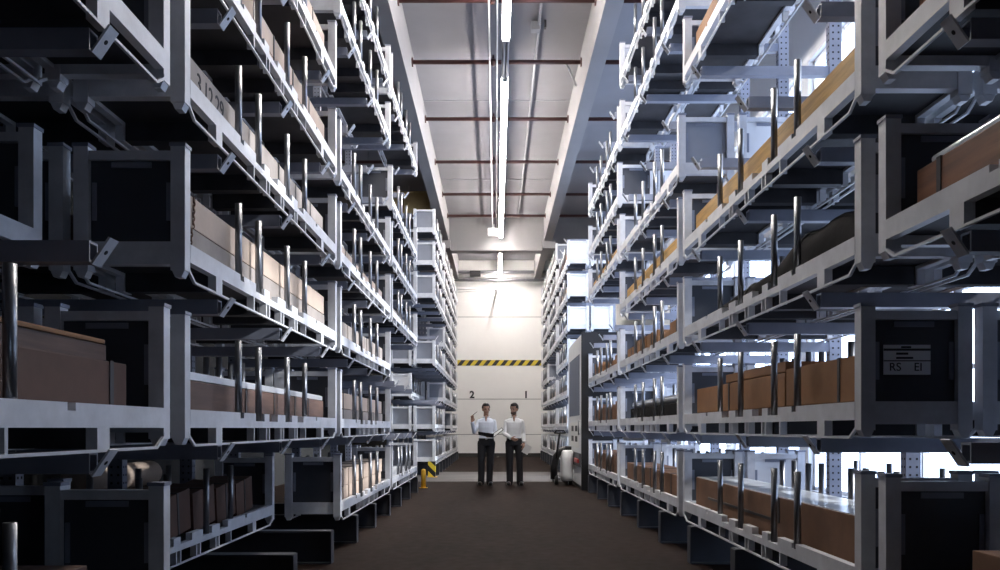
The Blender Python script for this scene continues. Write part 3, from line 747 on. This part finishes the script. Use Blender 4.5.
s = MB(); s.box(0.0, 0.0195, 0.3, D-0.3, 0.44, 0.72); s = s.build('control_strip', M['panel'], t)
q = MB(); q.box(-0.03, 0.0, 0.5, 1.3, 0.52, 0.6); q.build('red_handle', M['red'], s)
# pallet truck parked at its foot
t = thing('pallet_truck', 'white electric pallet truck with black hood parked by the tall cabinet', 'pallet truck', (1.485, 17.5, 0))
q = MB(); q.loft([(0.10, 0.06, 0.0, 0.12, 0.30), (0.20, 0.06, 0.0, 0.135, 0.32), (0.55, 0.06, 0.0, 0.135, 0.31), (0.72, 0.07, 0.02, 0.135, 0.27), (0.76, 0.07, 0.03, 0.10, 0.2)]); q.build('body', M['white'], t)
pts = [(-0.22, -0.02, 0.12), (-0.22, -0.02, 0.40), (-0.17, -0.02, 0.62), (-0.08, -0.02, 0.74), (0.04, -0.02, 0.80), (0.16, -0.02, 0.80)]
q = MB(); q.tube(pts, [0.075, 0.08, 0.075, 0.065, 0.05, 0.04], 12); q.build('hood', M['black'], t)
q = MB(); q.tube([(-0.17, -0.1, 0.6), (-0.13, -0.16, 0.95), (-0.10, -0.2, 1.15)], 0.024, 10); h = q.build('tiller', M['black'], t)
q = MB(); q.tube([(-0.22, -0.2, 1.13), (-0.18, -0.22, 1.19), (-0.02, -0.22, 1.19), (0.02, -0.2, 1.13)], 0.016, 8); q.tube([(-0.22, -0.2, 1.13), (0.02, -0.2, 1.13)], 0.016, 8); q.build('grip', M['black'], h)
for x in (-0.12, 0.12):
    q = MB(); q.bevbox(x-0.075, x+0.075, 0.3, 1.45, 0.07, 0.13, 0.012); q.build('fork', M['galv'], t)
for x, y, r in ((-0.17, -0.02, 0.11), (0.13, -0.05, 0.09), (-0.12, 1.35, 0.045), (0.12, 1.35, 0.045)):
    q = MB(); q.tube([(x-0.035, y, r), (x+0.035, y, r)], r, 18); wh = q.build('wheel', M['rubber'], t)
    q = MB(); q.tube([(x-0.038, y, r), (x+0.038, y, r)], r*0.55, 14); q.build('hub', M['galv'], wh)
# roll and trestle added for a warm lit spot behind the shaded rack
t = thing('lit_spot_roll', 'pale roll added for a warm lit spot beyond the shaded rack, second bay', 'roll', (-3.6, 7.9, 0.62))
q = MB(); q.tube([(-0.2, -0.7, 0.13), (-0.2, 0.9, 0.13)], 0.13, 18); q.build('roll', M['card_l'], t)
q = MB()
tb = thing('trestle', 'low dark trestle table added under the pale roll', 'trestle', (-3.6, 7.9, 0))
q = MB(); q.box(-0.45, 0.1, -0.8, 1.0, 0.58, 0.6195); q.build('table_top', M['wood_b'], tb)
for x in (-0.42, 0.03):
    for y in (-0.75, 0.92):
        q = MB(); q.box(x, x+0.05, y, y+0.05, 0, 0.58); q.build('leg', M['wood_b'], tb)

# ------------------------------------------------------------------ people
def remesh(mb, name, m, vox, parent=None, smooth=4, loc=(0,0,0)):
    o = mb.build('tmp', m)
    r = o.modifiers.new('r', 'REMESH'); r.mode = 'VOXEL'; r.voxel_size = vox; r.use_smooth_shade = True
    s = o.modifiers.new('s', 'SMOOTH'); s.factor = 0.5; s.iterations = smooth
    dg = bpy.context.evaluated_depsgraph_get(); me = bpy.data.meshes.new_from_object(o.evaluated_get(dg))
    bpy.data.objects.remove(o); me.name = name
    me.materials.clear(); me.materials.append(m)
    for p in me.polygons: p.use_smooth = True; p.material_index = 0
    n = bpy.data.objects.new(name, me); C.objects.link(n); n.location = loc
    if parent: n.parent = parent
    return n
def hand(mb, w, d, side_v, curl, thumb=1):
    """palm from the wrist w along d; side_v points to the thumb side; fingers curl towards curl"""
    w = Vector(w); d = Vector(d).normalized(); s = Vector(side_v); s = (s - d*s.dot(d)).normalized()
    nrm = d.cross(s); cv = Vector(curl)
    if nrm.dot(cv) < 0: nrm = -nrm
    for k, off in enumerate((0.027, 0.009, -0.009, -0.026)):
        mb.cap(w + s*off*0.6, w + d*0.085 + s*off, 0.014, 0.0125, 10)
        base = w + d*0.088 + s*off; ln = (0.070, 0.078, 0.072, 0.056)[k]
        a = (0.35, 0.5, 0.6, 0.75)[k]
        d1 = (d*math.cos(a) + nrm*math.sin(a)).normalized(); d2 = (d*math.cos(a*2.3) + nrm*math.sin(a*2.3)).normalized()
        mid = base + d1*ln*0.52; tip = mid + d2*ln*0.48
        mb.cap(base, mid, 0.0098, 0.009, 8); mb.cap(mid, tip, 0.0088, 0.0075, 8)
    b0 = w + d*0.025 + s*0.026; b1 = b0 + (d*0.55 + s*0.75 + nrm*0.35).normalized()*0.038; b2 = b1 + (d*0.9 + s*0.15 + nrm*0.45).normalized()*0.033
    mb.cap(b0, b1, 0.013, 0.0105, 8); mb.cap(b1, b2, 0.0103, 0.008, 8)
def person(label, loc, rz, sh, el, wr, hd, thumbs, curls, feet, head_yaw, head_tilt, shirt, hip_x, hair_long, beard):
    """sh/el/wr: left-of-picture limb first; all in local metres, facing -Y"""
    Rh = Euler((head_tilt, 0, head_yaw)).to_matrix()
    hc = Vector((hip_x*0.5, -0.015, 1.645))
    body = MB()
    hips = [Vector((hip_x-0.095, 0, 0.93)), Vector((hip_x+0.095, 0, 0.93))]
    ank = [Vector((f[0], f[1]+0.05, 0.085)) for f in feet]
    knee = [(hips[i]+ank[i])/2 + Vector((0.005*(-1, 1)[i], -0.035, 0.04)) for i in (0, 1)]
    tor = [(0.88, hip_x, 0, 0.155, 0.10), (0.98, hip_x, 0, 0.150, 0.098), (1.10, hip_x*0.9, 0, 0.140, 0.095), (1.25, hip_x*0.7, -0.005, 0.160, 0.108), (1.36, hip_x*0.6, 0, 0.172, 0.105), (1.42, hip_x*0.5, 0.005, 0.150, 0.082), (1.448, hip_x*0.5, 0.006, 0.11, 0.07), (1.475, hip_x*0.5, 0.008, 0.07, 0.06)]
    body.loft([(z, x, y, rx-0.012, ry-0.012) for z, x, y, rx, ry in tor])
    body.cap((hip_x*0.5, 0.012, 1.44), hc + Vector((0, 0.012, -0.06)), 0.056, 0.052)
    body.cap((hip_x*0.5, -0.045, 1.475), (hip_x*0.5, -0.098, 1.392), 0.03, 0.012)
    # head: skull, jaw, brow, nose, ears
    def H(v): return hc + Rh @ Vector(v)
    body.ell(H((0, 0.012, 0.03)), (0.074, 0.092, 0.094), 18, 12, Rh)
    body.ell(H((0, -0.018, -0.045)), (0.058, 0.068, 0.075), 16, 10, Rh)
    body.ell(H((0, -0.062, -0.098)), (0.024, 0.022, 0.020), 10, 8, Rh)
    body.ell(H((0, -0.072, 0.018)), (0.050, 0.016, 0.012), 12, 8, Rh)
    body.cap(H((0, -0.082, 0.005)), H((0, -0.104, -0.032)), 0.009, 0.0135, 8)
    for s in (-1, 1): body.ell(H((s*0.077, 0.010, -0.010)), (0.010, 0.020, 0.032), 10, 8, Rh)
    for i in (0, 1):
        body.cap(sh[i], el[i], 0.044, 0.040); body.cap(el[i], wr[i], 0.039, 0.028)
        hand(body, wr[i], hd[i], thumbs[i], curls[i])
        body.cap(hips[i], knee[i], 0.078, 0.055); body.cap(knee[i], ank[i], 0.053, 0.038)
        body.cap(ank[i], ank[i]+Vector((0, -0.10, -0.052)), 0.032, 0.022)
    p = remesh(body, 'person', M['skin'], 0.006, None, 3); p.location = loc; p.rotation_euler = (0, 0, rz)
    tag(p, label, 'person')
    # shirt
    s = MB(); s.loft([(0.955, hip_x, 0, 0.163, 0.108)] + [(z, x, y, rx+0.006, ry+0.008) for z, x, y, rx, ry in tor[1:7]] + [(1.462, hip_x*0.5, 0.008, 0.074, 0.058)])
    for i in (0, 1):
        s.cap(sh[i], el[i], 0.054, 0.047); e = Vector(el[i]); w = Vector(wr[i]); s.cap(e, e + (w-e)*0.93, 0.047, 0.038)
    so = remesh(s, 'shirt', M[shirt], 0.008, p, 5)
    q = MB()
    cc = Vector((hip_x*0.5, 0.006, 1.47))
    pts = [cc + Vector((0.066*math.sin(t), -0.064*math.cos(t), 0.016*(1-math.cos(t))*0.5)) for t in [0.25+ (2*PI-0.5)*k/16 for k in range(17)]]
    q.tube(pts, 0.014, 8); q.build('collar', M[shirt], so)
    q = MB()
    for k in range(5):
        z = 1.06+0.08*k; yy = -0.112 if z < 1.2 else -0.122
    for i in (0, 1):
        e = Vector(el[i]); w = Vector(wr[i]); q = MB(); q.tube([e+(w-e)*0.88, e+(w-e)*0.96], 0.043, 14); q.build('cuff', M[shirt], so)
    # trousers
    tr = MB(); tr.loft([(0.86, hip_x, 0, 0.165, 0.112), (0.93, hip_x, 0, 0.17, 0.117), (1.0, hip_x, 0, 0.163, 0.113)])
    for i in (0, 1):
        tr.cap(hips[i]+Vector((0, 0, -0.02)), knee[i], 0.100, 0.080); a2 = ank[i] + Vector((0, -0.008, -0.022)); tr.cap(knee[i], a2, 0.076, 0.070)
    to = remesh(tr, 'trousers', M['trousers'], 0.008, p, 5)
    q = MB(); q.loft([(0.985, hip_x, 0, 0.1685, 0.119), (1.02, hip_x, 0, 0.1685, 0.119)]); bo = q.build('belt', M['shoe'], p)
    q = MB(); q.box(hip_x-0.022, hip_x+0.022, -0.126, -0.117, 0.986, 1.019); q.build('buckle', M['galv'], bo)
    for i in (0, 1):
        q = MB(); a = ank[i]; dx = (-0.03, 0.03)[i]
        q.ell((a.x+dx*0.2, a.y-0.02, 0.060), (0.050, 0.075, 0.056), 14, 8); q.ell((a.x+dx, a.y-0.12, 0.044), (0.050, 0.12, 0.042), 14, 8); q.box(a.x+dx*0.6-0.04, a.x+dx*0.6+0.04, a.y-0.21, a.y+0.05, 0.001, 0.02)
        remesh(q, 'shoe', M['shoe'], 0.008, p, 3)
    # hair, eyes, brows, mouth
    q = MB(); q.ell((0, 0.020, 0.040), (0.082, 0.098, 0.098), 26, 18)
    keep = []
    for f in q.f:
        cc = sum((Vector(q.v[i]) for i in f), Vector())/len(f)
        ok = cc.z > 0.075 or (cc.y > -0.02 and cc.z > 0.02) or (cc.y > 0.035 and cc.z > -0.055)
        if abs(cc.x) > 0.07 and cc.z < 0.012 and cc.y < 0.045: ok = False
        if ok: keep.append(f)
    q2 = MB(); used = {}
    for f in keep:
        for i in f:
            if i not in used: used[i] = len(q2.v); q2.v.append(tuple(H(Vector(q.v[i]))))
        q2.f.append([used[i] for i in f]); q2.mi.append(0); q2.smooth.append(True)
    ho = q2.build('hair', M['hair'], p); so2 = ho.modifiers.new('s', 'SOLIDIFY'); so2.thickness = 0.014; so2.offset = 0
    q = MB(); q.ell(H((0, -0.035, 0.108)), (0.055, 0.045, 0.026), 12, 8, Rh); q.build('fringe', M['hair'], ho)
    if beard:
        q = MB(); q.ell(H((0, -0.030, -0.070)), (0.060, 0.062, 0.058), 16, 10, Rh)
        q3 = MB(); used = {}
        for f in q.f:
            cc = Rh.inverted() @ (sum((Vector(q.v[i]) for i in f), Vector())/len(f) - hc)
            if cc.z < -0.055 or (abs(cc.x) > 0.045 and cc.z < -0.02):
                for i in f:
                    if i not in used: used[i] = len(q3.v); q3.v.append(q.v[i])
                q3.f.append([used[i] for i in f]); q3.mi.append(0); q3.smooth.append(True)
        bb = q3.build('beard', M['beard'], p); mm = bb.modifiers.new('s', 'SOLIDIFY'); mm.thickness = 0.006
    for s in (-1, 1):
        q = MB(); q.ell(H((s*0.030, -0.077, 0.002)), (0.012, 0.008, 0.007), 10, 6, Rh); q.build('eye', M['eye'], p)
        q = MB(); q.ell(H((s*0.031, -0.084, 0.022)), (0.018, 0.006, 0.0045), 10, 6, Rh); q.build('eyebrow', M['hair'], p)
    q = MB(); q.ell(H((0, -0.084, -0.062)), (0.022, 0.007, 0.006), 10, 6, Rh); q.build('mouth', M['lip'], p)
    return p
PYY = 17.32
V = Vector
m1 = person('person in pale blue shirt raising one hand and holding an open binder', (-0.22, PYY, 0), 0,
       sh=[V((-0.15, 0, 1.375)), V((0.175, 0, 1.375))], el=[V((-0.25, -0.06, 1.155)), V((0.215, -0.02, 1.12))],
       wr=[V((-0.29, -0.20, 1.375)), V((0.12, -0.245, 1.065))], hd=[(0.08, -0.10, 1.0), (-0.9, -0.35, 0.05)],
       thumbs=[(0.9, -0.4, 0), (0, -0.4, 1)], curls=[(0.6, -0.6, 0), (0, -0.2, 1)],
       feet=[(-0.10, -0.02), (0.075, 0.02)], head_yaw=0.30, head_tilt=0.05, shirt='shirt', hip_x=0.012, hair_long=0, beard=False)
m2 = person('person in white shirt beside the binder, papers in one lowered hand', (0.385, PYY+0.02, 0), 0,
       sh=[V((-0.155, 0, 1.375)), V((0.17, 0, 1.375))], el=[V((-0.215, -0.03, 1.12)), V((0.215, 0.02, 1.11))],
       wr=[V((-0.055, -0.20, 1.02)), V((0.215, -0.13, 0.92))], hd=[(0.75, -0.45, -0.3), (-0.05, -0.35, -0.9)],
       thumbs=[(0.2, -0.3, 1), (-0.6, -0.8, 0.0)], curls=[(0.0, 0.3, -1), (-1, 0.2, 0)],
       feet=[(-0.085, 0.0), (0.135, -0.02)], head_yaw=-0.55, head_tilt=0.10, shirt='shirt2', hip_x=0.01, hair_long=0, beard=True)
# binder resting on the left man's forearm
t = thing('open_binder', 'open dark binder with white pages held between the two people', 'binder', (-0.22, PYY-0.30, 1.03))
def slab(q, poly, y0, y1, lean):                 # poly in (x, z); leans towards the camera with height
    n = len(poly); vs = [(p[0], y0 - lean*p[1], p[1]) for p in poly] + [(p[0], y1 - lean*p[1], p[1]) for p in poly]
    q.add(vs, [tuple(range(n)), tuple(range(n, 2*n))[::-1]] + [(i, n+i, n+(i+1) % n, (i+1) % n) for i in range(n)])
q = MB(); slab(q, [(-0.15, 0.06), (0.16, 0.0), (0.18, 0.085), (-0.16, 0.135)], -0.014, 0.010, 0.5); q.build('cover', M['black'], t)
q = MB(); slab(q, [(0.165, 0.0), (0.385, 0.17), (0.345, 0.225), (0.15, 0.09)], -0.004, 0.006, -0.35); q.build('cover', M['black'], t)
q = MB(); slab(q, [(0.172, 0.025), (0.362, 0.172), (0.340, 0.206), (0.160, 0.082)], -0.010, -0.0045, -0.35); q.build('pages', M['paper'], t)
t = thing('pen', 'slim dark pen held up in the raised hand', 'pen', (-0.22-0.285, PYY-0.245, 1.50))
q = MB(); q.tube([(-0.03, 0.03, -0.02), (0.10, -0.05, 0.085)], 0.006, 8); q.build('barrel', M['black'], t)
q = MB(); q.tube([(0.10, -0.05, 0.085), (0.112, -0.0575, 0.0955)], [0.005, 0.001], 8); q.build('nib', M['galv'], t)
t = thing('paper_sheets', 'few white sheets held at the hip by one person', 'papers', (0.385+0.225, PYY-0.165, 0.80))
t.rotation_euler = (0.3, 0.5, 0.3)
for k in range(3):
    q = MB(); q.box(-0.02, 0.13, -0.004+k*0.004, -0.0025+k*0.004, -0.09+k*0.01, 0.11); q.build('sheet', M['paper'], t)

# ------------------------------------------------------------------ daylight, camera, view
w = bpy.data.worlds.new('daylight'); SC.world = w; w.use_nodes = True
bg = w.node_tree.nodes['Background']; bg.inputs['Color'].default_value = (0.62, 0.75, 1.0, 1); bg.inputs['Strength'].default_value = 7.5
SC.cycles.diffuse_bounces = 2
su = bpy.data.lights.new('sun', 'SUN'); su.energy = 10.0; su.angle = math.radians(3); su.color = (1.0, 0.96, 0.9)
so = bpy.data.objects.new('sun', su); C.objects.link(so); so.location = (12, 10, 12)
so.rotation_euler = Vector((-0.86, 0.10, -0.46)).to_track_quat('-Z', 'Y').to_euler()
cam = bpy.data.cameras.new('camera'); co = bpy.data.objects.new('camera', cam); C.objects.link(co)
co.location = (0, 0, H); co.rotation_euler = (PI/2, 0, 0)
cam.sensor_width = 36; cam.lens = 36*F/1000; cam.shift_y = (428-285)/1000; cam.shift_x = 0.004; cam.clip_end = 200
SC.camera = co
SC.view_settings.view_transform = 'Standard'; SC.view_settings.look = 'None'; SC.view_settings.gamma = 1.0
SC.view_settings.use_curve_mapping = False
SC.view_settings.exposure = -0.22
